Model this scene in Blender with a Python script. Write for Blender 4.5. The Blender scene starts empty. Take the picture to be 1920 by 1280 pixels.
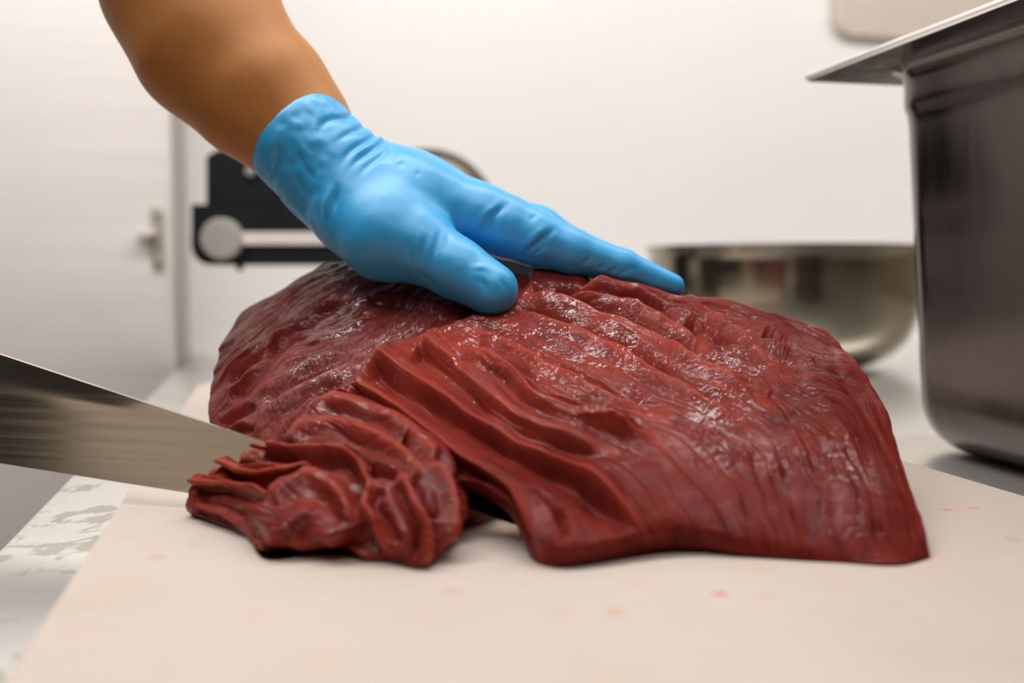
import bpy, bmesh, math, random
import numpy as np
from mathutils import Vector, Matrix

# ------------------------------------------------------------------ camera, world, lights, exposure
H = 0.112                 # lens height above the board top (z = 0)
F = 1867.0                # focal length in pixels of the 1920x1280 frame (35 mm lens)
PITCH = math.atan((640 - 512) / F)
YAW = math.radians(13.6)  # the counter is turned this much against the view
S = bpy.context.scene
COL = S.collection

cam_d = bpy.data.cameras.new('camera')
cam_d.lens = 35.0
cam_d.sensor_width = 36.0
cam_d.clip_start = 0.01
cam_d.dof.use_dof = True
cam_d.dof.focus_distance = 0.52
cam_d.dof.aperture_fstop = 4.0
cam = bpy.data.objects.new('camera', cam_d)
COL.objects.link(cam)
cam.location = (0, 0, H)
cam.rotation_euler = (math.pi / 2 - PITCH, 0, 0)
S.camera = cam

vs = S.view_settings
vs.view_transform = 'Standard'
vs.look = 'None'
vs.gamma = 1.0
vs.use_curve_mapping = False
vs.exposure = 0.0
S.cycles.use_denoising = True
S.cycles.max_bounces = 8

w = bpy.data.worlds.new('room_air')
S.world = w
w.use_nodes = True
w.node_tree.nodes['Background'].inputs[0].default_value = (1.0, 0.95, 0.9, 1)
w.node_tree.nodes['Background'].inputs[1].default_value = 0.15


def loc(a, b, z):
    """counter frame (a = to the right, b = away) to world"""
    return np.array([a * math.cos(YAW) - b * math.sin(YAW), a * math.sin(YAW) + b * math.cos(YAW), z])


def area(name, a, b, z, sx, sy, power, color=(1, 0.985, 0.972), aim=None):
    d = bpy.data.lights.new(name, 'AREA')
    d.shape = 'RECTANGLE'
    d.size = sx
    d.size_y = sy
    d.energy = power
    d.color = color
    o = bpy.data.objects.new(name, d)
    COL.objects.link(o)
    o.location = loc(a, b, z)
    o.rotation_euler = (0, 0, YAW)
    if aim is not None:
        o.rotation_euler = (Vector(aim) - o.location).to_track_quat('-Z', 'Y').to_euler()
    return o


area('unseen_lamp', 0.40, 0.72, 1.50, 3.5, 0.035, 31.0, aim=loc(0.40, 1.70, 0.05))  # unseen strip added to brighten the back wall
area('unseen_lamp', -0.25, 0.52, 1.50, 1.6, 0.012, 10.0)
area('unseen_lamp', -0.05, -0.30, 1.50, 1.6, 0.30, 9.5, aim=loc(0.0, 0.6, 0.1))

# ------------------------------------------------------------------ helpers
CAMP = np.array([0, 0, H])
FW = np.array([0, math.cos(PITCH), -math.sin(PITCH)])
UP = np.array([0, math.sin(PITCH), math.cos(PITCH)])
RT = np.array([1.0, 0, 0])


def P(px, py, D):
    """a point seen at (px, py) that lies D metres down the lens axis"""
    return CAMP + D * (FW + (px - 960) / F * RT - (py - 640) / F * UP)


def PZ(px, py, z=0.0):
    """the same, for a point at a known height"""
    d = FW + (px - 960) / F * RT - (py - 640) / F * UP
    return CAMP + d * ((z - H) / d[2])


def project(V):
    q = V - CAMP
    D = q @ FW
    return 960 + F * (q @ RT) / D, 640 - F * (q @ UP) / D, D


def tag(o, label=None, cat=None, group=None, kind=None):
    if label: o['label'] = label
    if cat: o['category'] = cat
    if group: o['group'] = group
    if kind: o['kind'] = kind
    return o


def empty(name, p, label, cat, group=None):
    o = bpy.data.objects.new(name, None)
    COL.objects.link(o)
    o.location = tuple(float(c) for c in p)
    o.empty_display_size = 0.02
    return tag(o, label, cat, group)


def link(name, me, mat, parent=None, smooth=True):
    o = bpy.data.objects.new(name, me)
    COL.objects.link(o)
    if mat: me.materials.append(mat)
    if smooth:
        me.polygons.foreach_set('use_smooth', [True] * len(me.polygons))
    if parent is not None:
        o.parent = parent
        o.matrix_parent_inverse = Matrix.Translation(-Vector(parent.location))
    return o


def mesh_np(name, V, Q):
    me = bpy.data.meshes.new(name)
    V = np.asarray(V, dtype=np.float32)
    Q = np.asarray(Q, dtype=np.int32)
    n = Q.shape[1]
    me.vertices.add(len(V))
    me.vertices.foreach_set('co', V.ravel())
    me.loops.add(Q.size)
    me.loops.foreach_set('vertex_index', Q.ravel())
    me.polygons.add(len(Q))
    me.polygons.foreach_set('loop_start', np.arange(0, Q.size, n, dtype=np.int32))
    me.polygons.foreach_set('loop_total', np.full(len(Q), n, dtype=np.int32))
    me.update(calc_edges=True)
    me.validate()
    return me


def from_bm(name, bm, mat, parent=None, smooth=True, angle=35):
    me = bpy.data.meshes.new(name)
    bmesh.ops.recalc_face_normals(bm, faces=bm.faces)
    bm.to_mesh(me)
    bm.free()
    o = link(name, me, mat, parent, smooth)
    if smooth:
        me.set_sharp_from_angle(angle=math.radians(angle))
    return o


def prism(bm, poly, h0, h1, frame=None, bevel=0.0, seg=2):
    """polygon (list of (u,v)) extruded from h0 to h1; frame maps (u,v,h) to world"""
    fr = frame or (lambda u, v, h: (u, v, h))
    lo = [bm.verts.new(tuple(fr(u, v, h0))) for u, v in poly]
    hi = [bm.verts.new(tuple(fr(u, v, h1))) for u, v in poly]
    fs = [bm.faces.new(lo[::-1]), bm.faces.new(hi)]
    n = len(poly)
    for i in range(n):
        fs.append(bm.faces.new((lo[i], lo[(i + 1) % n], hi[(i + 1) % n], hi[i])))
    if bevel > 0:
        es = set(fs[0].edges) | set(fs[1].edges)
        bmesh.ops.bevel(bm, geom=list(es), offset=bevel, segments=seg, affect='EDGES', profile=0.5)
    return bm


def rrect(u0, v0, u1, v1, r, n=6):
    """rounded rectangle; r is one radius or four (lower left, lower right, upper right, upper left)"""
    rs = r if isinstance(r, (tuple, list)) else (r,) * 4
    out = []
    for (cx, cy, sx, sy, a0), q in zip(((u0, v0, 1, 1, 180), (u1, v0, -1, 1, 270), (u1, v1, -1, -1, 0), (u0, v1, 1, -1, 90)), rs):
        if q <= 0:
            out.append((cx, cy))
            continue
        for k in range(n + 1):
            a = math.radians(a0 + 90.0 * k / n)
            out.append((cx + sx * q + q * math.cos(a), cy + sy * q + q * math.sin(a)))
    return out


def tube(bm, pts, rad, n=12, cap=True, flat=None):
    """round tube through points; rad a list; flat = (axis vector, factor) squashes the section"""
    pts = [np.asarray(p, float) for p in pts]
    rings = []
    up = np.array([0.13, 0.21, 0.97])
    for i, p in enumerate(pts):
        t = pts[min(i + 1, len(pts) - 1)] - pts[max(i - 1, 0)]
        t /= np.linalg.norm(t) + 1e-12
        s = np.cross(t, up); s /= np.linalg.norm(s) + 1e-12
        u = np.cross(s, t)
        ring = []
        for k in range(n):
            a = 2 * math.pi * k / n
            o = (math.cos(a) * s + math.sin(a) * u) * rad[i]
            if flat is not None:
                ax = np.asarray(flat[0], float); ax = ax / np.linalg.norm(ax)
                o = o - ax * (o @ ax) * (1 - flat[1])
            ring.append(bm.verts.new(tuple(p + o)))
        rings.append(ring)
    for A, B in zip(rings, rings[1:]):
        for k in range(n):
            bm.faces.new((A[k], A[(k + 1) % n], B[(k + 1) % n], B[k]))
    if cap:
        bm.faces.new(rings[0][::-1]); bm.faces.new(rings[-1])
    return bm


def lathe(bm, prof, center, axis=(0, 0, 1), n=64):
    """profile of (radius, height) turned about an axis"""
    ax = Vector(axis).normalized()
    u = ax.orthogonal().normalized(); v = ax.cross(u)
    rings = []
    for r, h in prof:
        if r < 1e-6:
            rings.append([bm.verts.new(Vector(center) + ax * h)])
        else:
            rings.append([bm.verts.new(Vector(center) + ax * h + (u * math.cos(2 * math.pi * k / n) + v * math.sin(2 * math.pi * k / n)) * r) for k in range(n)])
    for A, B in zip(rings, rings[1:]):
        if len(A) == 1 and len(B) == 1: continue
        for k in range(n):
            k2 = (k + 1) % n
            if len(A) == 1: bm.faces.new((A[0], B[k2], B[k]))
            elif len(B) == 1: bm.faces.new((A[k], A[k2], B[0]))
            else: bm.faces.new((A[k], A[k2], B[k2], B[k]))
    return bm


# -- numpy: splines, noise, ridges
def spline(x, y, xi):
    """non-uniform Catmull-Rom through rows y at x"""
    x = np.asarray(x, float); y = np.asarray(y, float)
    m = np.zeros_like(y)
    h = np.diff(x)
    sh = (slice(None),) + (None,) * (y.ndim - 1)
    d = np.diff(y, axis=0) / h[sh]
    m[0] = d[0]; m[-1] = d[-1]
    w0 = h[1:] / (h[1:] + h[:-1])
    m[1:-1] = d[:-1] * w0[sh] + d[1:] * (1 - w0)[sh]
    k = np.clip(np.searchsorted(x, xi, side='right') - 1, 0, len(x) - 2)
    t = ((xi - x[k]) / h[k])[sh]
    hk = h[k][sh]
    return ((2 * t**3 - 3 * t**2 + 1) * y[k] + (t**3 - 2 * t**2 + t) * hk * m[k]
            + (-2 * t**3 + 3 * t**2) * y[k + 1] + (t**3 - t**2) * hk * m[k + 1])


_rng = np.random.RandomState(7)
_PERM = np.tile(_rng.permutation(256), 3)
_GR = _rng.normal(size=(256, 3)).astype(np.float32)
_GR /= np.linalg.norm(_GR, axis=1)[:, None]


def perlin(x, y, z):
    x, y, z = (np.asarray(q, np.float32) for q in np.broadcast_arrays(x, y, z))
    xi = np.floor(x).astype(np.int32); yi = np.floor(y).astype(np.int32); zi = np.floor(z).astype(np.int32)
    xf = x - xi; yf = y - yi; zf = z - zi
    f = lambda t: t * t * t * (t * (t * 6 - 15) + 10)
    u, v, ww = f(xf), f(yf), f(zf)
    xi &= 255; yi &= 255; zi &= 255
    out = 0
    for dx in (0, 1):
        wx = u if dx else 1 - u
        for dy in (0, 1):
            wy = v if dy else 1 - v
            for dz in (0, 1):
                wz = ww if dz else 1 - ww
                g = _GR[_PERM[_PERM[_PERM[xi + dx] + yi + dy] + zi + dz]]
                out = out + wx * wy * wz * (g[..., 0] * (xf - dx) + g[..., 1] * (yf - dy) + g[..., 2] * (zf - dz))
    return out


def sm(a, b, x):
    t = np.clip((x - a) / (b - a), 0, 1)
    return t * t * (3 - 2 * t)


def resample(poly, n=40):
    p = np.asarray(poly, float)
    s = np.r_[0, np.cumsum(np.linalg.norm(np.diff(p, axis=0), axis=1))]
    return spline(s, p, np.linspace(0, s[-1], n)) if len(p) > 2 else np.linspace(p[0], p[-1], n)


def polydist(px, py, poly, reach):
    """signed distance (positive below for a line drawn left to right) and fraction along"""
    q = resample(poly)
    d = np.full(px.shape, 1e9, np.float32); fr = np.zeros(px.shape, np.float32)
    lo = q.min(0) - reach; hi = q.max(0) + reach
    idx = np.nonzero((px > lo[0]) & (px < hi[0]) & (py > lo[1]) & (py < hi[1]))[0]
    if len(idx) == 0: return d, fr
    X = px[idx]; Y = py[idx]
    best = np.full(len(idx), 1e9); sg = np.ones(len(idx)); ff = np.zeros(len(idx))
    for i in range(len(q) - 1):
        a, b = q[i], q[i + 1]
        t = b - a; L2 = t @ t + 1e-9
        s = np.clip(((X - a[0]) * t[0] + (Y - a[1]) * t[1]) / L2, 0, 1)
        ox = X - a[0] - s * t[0]; oy = Y - a[1] - s * t[1]
        dd = ox * ox + oy * oy
        m = dd < best
        best[m] = dd[m]
        sg[m] = np.where((t[0] * oy - t[1] * ox)[m] >= 0, 1, -1)
        ff[m] = (i + s[m]) / (len(q) - 1)
    d[idx] = np.sqrt(best) * sg; fr[idx] = ff
    return d, fr


def ridge(px, py, poly, h, w, gb=0, ob=10, wb=8, gf=0, of=14, wf=12, ends=(0.12, 0.2)):
    d, f = polydist(px, py, poly, 90)
    tap = sm(-0.001, ends[0], f) * (1 - sm(1 - ends[1], 1.001, f))
    e = h * np.exp(-np.clip((d / w) ** 2, 0, 50))
    if gb: e = e - gb * np.exp(-np.clip(((d + ob) / wb) ** 2, 0, 50))
    if gf: e = e - gf * np.exp(-np.clip(((d - of) / wf) ** 2, 0, 50))
    return np.where(np.abs(d) < 1e8, e * tap, 0)


def saw(px, py, poly, h, gb, ob=8, L=30, ends=(0.10, 0.2)):
    """torn layer: a crevice, an abrupt rise to the crest, then a long fall towards the lens"""
    d, f = polydist(px, py, poly, 110)
    wob = 1.0 + 0.5 * perlin(f * 9.0, h * 1000, ob)
    tap = sm(-0.001, ends[0], f) * (1 - sm(1 - ends[1], 1.001, f))
    e = np.where(d >= 0, h * np.exp(-(np.clip(d, 0, 400) / L) ** 1.25),
                 np.where(d > -ob, -gb + (h + gb) * sm(-ob, 0, d), -gb * np.exp(-np.clip(((d + ob) / 14.0) ** 2, 0, 50))))
    return np.where(np.abs(d) < 1e8, e * tap * wob, 0)


def cliff(px, py, poly, h, gf, of=16, L=40, L2=34, ends=(0.03, 0.2)):
    """layer edge: a plateau that ends in a steep drop towards the lens"""
    d, f = polydist(px, py, poly, 130)
    wob = 1.0 + 0.5 * perlin(f * 7.0, h * 1000, of)
    tap = sm(-0.001, ends[0], f) * (1 - sm(1 - ends[1], 1.001, f))
    e = np.where(d < 0, h * np.exp(-np.clip((d / L) ** 2, 0, 50)),
                 np.where(d < of, h - (h + gf) * sm(0, of, d), -gf * np.exp(-np.clip(((d - of) / L2) ** 2, 0, 50))))
    return np.where(np.abs(d) < 1e8, e * tap * wob, 0)


def tps(pts, val):
    p = np.asarray(pts, float) / 300.0
    n = len(p)
    r = np.linalg.norm(p[:, None] - p[None], axis=2)
    K = np.where(r > 0, r * r * np.log(r + 1e-12), 0) + 0.01 * np.eye(n)
    A = np.zeros((n + 3, n + 3)); A[:n, :n] = K; A[:n, n] = 1; A[:n, n + 1:] = p; A[n, :n] = 1; A[n + 1:, :n] = p.T
    c = np.linalg.solve(A, np.r_[np.asarray(val, float), 0, 0, 0])

    def ev(x, y):
        out = np.empty(len(x))
        for i in range(0, len(x), 60000):
            q = np.stack([x[i:i + 60000], y[i:i + 60000]], 1) / 300.0
            rr = ((q[:, None, 0] - p[None, :, 0]) ** 2 + (q[:, None, 1] - p[None, :, 1]) ** 2)
            out[i:i + 60000] = (0.5 * rr * np.log(rr + 1e-12)) @ c[:n] + c[n] + q @ c[n + 1:]
        return out
    return ev


def grid_normals(G):
    du = np.gradient(G, axis=0); dv = np.gradient(G, axis=1)
    n = np.cross(du, dv)
    return n / (np.linalg.norm(n, axis=2, keepdims=True) + 1e-12)


def grid_quads(nu, nv, wrap=False):
    i = np.arange(nu * nv).reshape(nu, nv)
    return np.stack([i[:-1, :-1], i[1:, :-1], i[1:, 1:], i[:-1, 1:]], -1).reshape(-1, 4)


def add_attr(me, name, val):
    a = me.attributes.new(name, 'FLOAT', 'POINT')
    a.data.foreach_set('value', np.asarray(val, np.float32).ravel())


# -- implicit surfaces (hand, arm): smooth union of tapered capsules, surface nets
def capsule(X, a, b, ra, rb):
    ab = b - a
    t = np.clip(((X - a) @ ab) / (ab @ ab), 0, 1)
    return np.linalg.norm(X - a - t[..., None] * ab, axis=-1) - (ra + (rb - ra) * t)


def smin(a, b, k):
    h = np.clip(0.5 + 0.5 * (b - a) / k, 0, 1)
    return b + (a - b) * h - k * h * (1 - h)


def surface_nets(f, lo, step):
    """f: 3-d array of signed distance; returns vertices and quads"""
    s = f < 0
    nx, ny, nz = f.shape
    c = np.zeros((nx - 1, ny - 1, nz - 1), np.int8)
    for dx in (0, 1):
        for dy in (0, 1):
            for dz in (0, 1):
                c += s[dx:nx - 1 + dx, dy:ny - 1 + dy, dz:nz - 1 + dz]
    act = (c > 0) & (c < 8)
    ids = np.full(act.shape, -1, np.int64)
    cells = np.argwhere(act)
    ids[act] = np.arange(len(cells))
    acc = np.zeros((len(cells), 3)); cnt = np.zeros(len(cells))
    cor = [(x, y, z) for x in (0, 1) for y in (0, 1) for z in (0, 1)]
    val = {k: f[cells[:, 0] + k[0], cells[:, 1] + k[1], cells[:, 2] + k[2]] for k in cor}
    for p in cor:
        for ax in range(3):
            if p[ax] == 1: continue
            q = list(p); q[ax] = 1; q = tuple(q)
            va, vb = val[p], val[q]
            m = (va < 0) != (vb < 0)
            t = np.where(m, va / (va - vb + 1e-20), 0)
            pt = np.tile(np.array(p, float), (len(cells), 1)); pt[:, ax] += t
            acc[m] += pt[m]; cnt[m] += 1
    V = (cells + acc / cnt[:, None]) * step + lo
    quads = []
    for ax in range(3):
        sl0 = [slice(1, -1)] * 3; sl1 = [slice(1, -1)] * 3
        sl0[ax] = slice(0, -1); sl1[ax] = slice(1, None)
        a = s[tuple(sl0)]; b = s[tuple(sl1)]
        e = np.argwhere(a != b)
        if len(e) == 0: continue
        inside = a[tuple(e.T)]
        base = e.copy()
        o1, o2 = [(1, 2), (2, 0), (0, 1)][ax]
        base[:, o1] += 1; base[:, o2] += 1
        def cid(d1, d2):
            k = base.copy(); k[:, o1] -= d1; k[:, o2] -= d2
            return ids[k[:, 0], k[:, 1], k[:, 2]]
        q = np.stack([cid(1, 1), cid(0, 1), cid(0, 0), cid(1, 0)], 1)
        q[~inside] = q[~inside][:, ::-1]
        quads.append(q)
    Q = np.concatenate(quads)
    return V, Q[(Q >= 0).all(1)]


def smooth_mesh(V, Q, it=3, lam=0.5):
    E = np.concatenate([Q[:, [0, 1]], Q[:, [1, 2]], Q[:, [2, 3]], Q[:, [3, 0]]])
    for _ in range(it):
        acc = np.zeros_like(V); n = np.zeros(len(V))
        for k in range(3):
            acc[:, k] = np.bincount(E[:, 0], V[E[:, 1], k], len(V)) + np.bincount(E[:, 1], V[E[:, 0], k], len(V))
        n = np.bincount(E[:, 0], minlength=len(V)) + np.bincount(E[:, 1], minlength=len(V))
        V = V + lam * (acc / n[:, None] - V)
    return V


def vert_normals(V, Q):
    n = np.cross(V[Q[:, 2]] - V[Q[:, 0]], V[Q[:, 3]] - V[Q[:, 1]])
    out = np.zeros_like(V)
    for j in range(4):
        for k in range(3):
            out[:, k] += np.bincount(Q[:, j], n[:, k], len(V))
    return out / (np.linalg.norm(out, axis=1, keepdims=True) + 1e-12)


# ------------------------------------------------------------------ materials
def mat(name, color=(0.8, 0.8, 0.8), rough=0.5, metal=0.0, spec=0.5, **kw):
    m = bpy.data.materials.new(name)
    m.use_nodes = True
    b = m.node_tree.nodes['Principled BSDF']
    b.inputs['Base Color'].default_value = (*color, 1)
    b.inputs['Roughness'].default_value = rough
    b.inputs['Metallic'].default_value = metal
    b.inputs['Specular IOR Level'].default_value = spec
    for k, v in kw.items():
        b.inputs[k.replace('_', ' ')].default_value = v
    return m, m.node_tree, b


class NT:
    def __init__(s, tree): s.t = tree
    def n(s, typ, **kw):
        x = s.t.nodes.new(typ)
        for k, v in kw.items(): setattr(x, k, v)
        return x
    def l(s, a, b): s.t.links.new(a, b)
    def coord(s, scale=(1, 1, 1), rot=(0, 0, 0)):
        tc = s.n('ShaderNodeTexCoord'); mp = s.n('ShaderNodeMapping')
        mp.inputs['Scale'].default_value = scale
        mp.inputs['Rotation'].default_value = rot
        s.l(tc.outputs['Object'], mp.inputs['Vector'])
        return mp.outputs['Vector']
    def noise(s, vec, scale, detail=4, rough=0.55, dist=0.0):
        x = s.n('ShaderNodeTexNoise')
        x.inputs['Scale'].default_value = scale; x.inputs['Detail'].default_value = detail
        x.inputs['Roughness'].default_value = rough; x.inputs['Distortion'].default_value = dist
        if vec is not None: s.l(vec, x.inputs['Vector'])
        return x.outputs['Fac']
    def ramp(s, fac, stops):
        x = s.n('ShaderNodeValToRGB')
        e = x.color_ramp.elements
        while len(e) < len(stops): e.new(0.5)
        for el, (p, c) in zip(e, stops):
            el.position = p
            el.color = (c, c, c, 1) if isinstance(c, (int, float)) else (*c, 1)
        s.l(fac, x.inputs['Fac'])
        return x.outputs['Color']
    def mix(s, fac, a, b):
        x = s.n('ShaderNodeMix', data_type='RGBA')
        for v, i in ((fac, 0), (a, 6), (b, 7)):
            if isinstance(v, (int, float)): x.inputs[i].default_value = v
            elif isinstance(v, tuple): x.inputs[i].default_value = (*v, 1)
            else: s.l(v, x.inputs[i])
        return x.outputs[2]
    def math(s, op, a, b=None, c=None, clamp=False):
        x = s.n('ShaderNodeMath', operation=op, use_clamp=clamp)
        for i, v in enumerate((a, b, c)):
            if v is None: continue
            if isinstance(v, (int, float)): x.inputs[i].default_value = v
            else: s.l(v, x.inputs[i])
        return x.outputs[0]
    def bump(s, h, strength, dist, normal=None):
        x = s.n('ShaderNodeBump')
        x.inputs['Strength'].default_value = strength; x.inputs['Distance'].default_value = dist
        s.l(h, x.inputs['Height'])
        if normal is not None: s.l(normal, x.inputs['Normal'])
        return x.outputs['Normal']
    def attr(s, name):
        return s.n('ShaderNodeAttribute', attribute_name=name).outputs['Fac']


def plain(name, color, rough=0.5, metal=0.0, var=0.06, scale=40.0, spec=0.5):
    """procedural paint / plastic / metal with slight mottling"""
    m, t, b = mat(name, color, rough, metal, spec)
    k = NT(t)
    nz = k.noise(k.coord(), scale, 5)
    lo = tuple(c * (1 - var) for c in color); hi = tuple(min(1, c * (1 + var)) for c in color)
    k.l(k.ramp(nz, [(0.3, lo), (0.7, hi)]), b.inputs['Base Color'])
    k.l(k.ramp(nz, [(0.3, max(0, rough - 0.04)), (0.7, min(1, rough + 0.04))]), b.inputs['Roughness'])
    return m


def brushed(name, color, rough, scale=(4, 4, 400), var=0.08, dirt=0.0, bump=0.02, metal=1.0):
    m, t, b = mat(name, color, rough, metal)
    k = NT(t)
    nz = k.noise(k.coord(scale), 1.0, 3)
    lo = tuple(c * (1 - var) for c in color); hi = tuple(min(1, c * (1 + var)) for c in color)
    col = k.ramp(nz, [(0.3, lo), (0.7, hi)])
    r = k.ramp(nz, [(0.3, max(0, rough - 0.05)), (0.7, rough + 0.05)])
    if dirt > 0:
        d = k.noise(k.coord((9, 9, 3)), 1.5, 6, 0.6, 0.6)
        dm = k.ramp(d, [(0.5, 0.0), (0.72, dirt)])
        col = k.mix(dm, col, tuple(c * 0.45 for c in color))
    k.l(col, b.inputs['Base Color']); k.l(r, b.inputs['Roughness'])
    k.l(k.bump(nz, bump, 0.001), b.inputs['Normal'])
    return m


M = {}
M['wall'] = plain('white_wall_paint', (0.86, 0.825, 0.80), 0.6, var=0.015, scale=3)
M['ceiling'] = plain('ceiling_paint', (0.5, 0.48, 0.46), 0.8, var=0.02)
M['dim_wall'] = plain('brown_wall_paint', (0.42, 0.34, 0.27), 0.7, var=0.1, scale=3)
M['dark_wall'] = plain('dark_cladding', (0.035, 0.03, 0.028), 0.6, var=0.1, scale=3)
M['floor'] = plain('floor_tile', (0.28, 0.22, 0.18), 0.4, var=0.15, scale=6)
M['tan'] = plain('tan_laminate', (0.66, 0.565, 0.48), 0.6, var=0.03)
M['black'] = plain('black_plastic', (0.006, 0.007, 0.009), 0.5, spec=0.25)
M['knob'] = plain('grey_knob', (0.36, 0.345, 0.31), 0.5)
M['handle'] = plain('black_handle', (0.012, 0.011, 0.011), 0.4)
M['gasket'] = plain('grey_gasket', (0.40, 0.38, 0.36), 0.5)
M['fridge'] = brushed('brushed_steel_door', (0.82, 0.765, 0.725), 0.5, scale=(3, 3, 160), var=0.04, metal=0.08)
M['steel'] = brushed('stainless_steel', (0.62, 0.58, 0.52), 0.22, scale=(300, 3, 3), var=0.05)
M['bowl'] = brushed('bowl_steel', (0.31, 0.28, 0.22), 0.16, scale=(3, 3, 300), var=0.06)
M['pan'] = brushed('pan_steel', (0.115, 0.098, 0.092), 0.17, scale=(60, 60, 4), var=0.03, dirt=0.35, bump=0.006)  # base colour darkened to stand in for dark reflections in the steel
M['rim'] = brushed('pan_rim_steel', (0.92, 0.91, 0.90), 0.16, scale=(120, 120, 2), var=0.04)  # same steel in a bright copy, for the highlight along the folded edge
M['blade'] = brushed('knife_steel', (0.95, 0.87, 0.765), 0.14, scale=(2, 2, 300), var=0.02, bump=0.004)
M['disc'] = brushed('slicer_disc_steel', (0.42, 0.36, 0.29), 0.42, scale=(3, 3, 200), var=0.05)


def counter_mat():
    m, t, b = mat('counter_steel', (0.78, 0.77, 0.74), 0.3, 0.9)
    k = NT(t)
    v = k.coord((1, 1, 1), (0, 0, -YAW))
    br = k.noise(k.coord((300, 4, 4), (0, 0, -YAW)), 1.0, 3)
    big = k.noise(v, 22, 6, 0.62, 1.2)
    fine = k.noise(k.coord((90, 26, 1), (0, 0, -YAW)), 1.0, 5, 0.7, 0.8)
    s = k.math('ADD', k.math('MULTIPLY', big, 0.7), k.math('MULTIPLY', fine, 0.3))
    mask = k.ramp(s, [(0.53, 0.0), (0.57, 1.0)])
    sx = k.n('ShaderNodeSeparateXYZ'); k.l(k.n('ShaderNodeTexCoord').outputs['Object'], sx.inputs[0])
    mr = k.n('ShaderNodeMapRange'); k.l(sx.outputs[0], mr.inputs['Value']); mr.inputs['From Min'].default_value = -0.12; mr.inputs['From Max'].default_value = 0.05; mr.inputs['To Min'].default_value = 1.0; mr.inputs['To Max'].default_value = 0.12
    mask = k.math('MULTIPLY', mask, mr.outputs['Result'])
    col = k.mix(mask, (0.84, 0.83, 0.80), (0.52, 0.50, 0.455))
    k.l(col, b.inputs['Base Color'])
    k.l(k.mix(mask, (0.34, 0.34, 0.34), (0.5, 0.5, 0.5)), b.inputs['Roughness'])
    k.l(k.bump(k.mix(0.5, br, s), 0.08, 0.001), b.inputs['Normal'])
    return m


M['counter'] = counter_mat()


def board_mat():
    m, t, b = mat('polyethylene_board', (0.80, 0.72, 0.66), 0.5, 0.0, 0.35)
    k = NT(t)
    v = k.coord()
    soft = k.noise(v, 11, 4, 0.5)
    col = k.ramp(soft, [(0.35, (0.64, 0.555, 0.49)), (0.6, (0.625, 0.53, 0.455)), (0.75, (0.62, 0.495, 0.415))])
    sp = k.noise(v, 42, 4, 0.6, 0.5)
    col = k.mix(k.ramp(sp, [(0.64, 0.0), (0.74, 0.42)]), col, (0.70, 0.36, 0.24))
    fn = k.noise(v, 260, 3, 0.6)
    col = k.mix(k.ramp(fn, [(0.69, 0.0), (0.75, 0.35)]), col, (0.62, 0.26, 0.14))
    geo = k.n('ShaderNodeTexCoord').outputs['Object']
    spots = [(1350, 1113, .0030, .8), (1155, 1148, .004, .4), (1437, 1115, .0035, .22), (1140, 1262, .005, .3),
             (1050, 1148, .004, .18), (1395, 1150, .006, .16), (1500, 1145, .008, .16), (1330, 1222, .006, .2),
             (1620, 1165, .007, .16), (292, 1045, .004, .3), (250, 1095, .010, .16), (370, 1022, .004, .2),
             (1242, 1120, .003, .2), (1795, 965, .016, .22), (1775, 955, .003, .6), (1825, 952, .003, .5), (1900, 1010, .004, .4),
             (1740, 1047, .012, .3), (1410, 1062, .010, .25), (845, 1108, .004, .3), (1190, 1090, .006, .3), (610, 1235, .012, .2)]
    for px, py, r, a in spots:
        p = PZ(px, py)
        d = k.n('ShaderNodeVectorMath', operation='DISTANCE')
        k.l(geo, d.inputs[0]); d.inputs[1].default_value = tuple(p)
        wob = k.math('MULTIPLY_ADD', sp, r * 1.4, d.outputs['Value'])
        mr = k.n('ShaderNodeMapRange', interpolation_type='SMOOTHSTEP')
        k.l(wob, mr.inputs['Value'])
        mr.inputs['From Min'].default_value = r * 2.0; mr.inputs['From Max'].default_value = r * 0.9
        mr.inputs['To Min'].default_value = 0; mr.inputs['To Max'].default_value = a
        col = k.mix(mr.outputs['Result'], col, (0.66, 0.22, 0.11) if r < .0045 else (0.70, 0.45, 0.33))
    k.l(col, b.inputs['Base Color'])
    # pressed ribbing of the board
    wv = k.n('ShaderNodeTexWave', wave_type='BANDS', bands_direction='X')
    k.l(k.coord((1, 1, 1), (0, 0, math.radians(50))), wv.inputs['Vector'])
    wv.inputs['Scale'].default_value = 130; wv.inputs['Distortion'].default_value = 0.6
    wv2 = k.n('ShaderNodeTexWave', wave_type='BANDS', bands_direction='Y')
    k.l(k.coord((1, 1, 1), (0, 0, math.radians(50))), wv2.inputs['Vector'])
    wv2.inputs['Scale'].default_value = 130; wv2.inputs['Distortion'].default_value = 0.6
    hh = k.math('MULTIPLY', wv.outputs['Fac'], wv2.outputs['Fac'])
    k.l(k.bump(hh, 0.35, 0.0005), b.inputs['Normal'])
    b.inputs['Subsurface Weight'].default_value = 0.0
    return m


M['board'] = board_mat()


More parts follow.
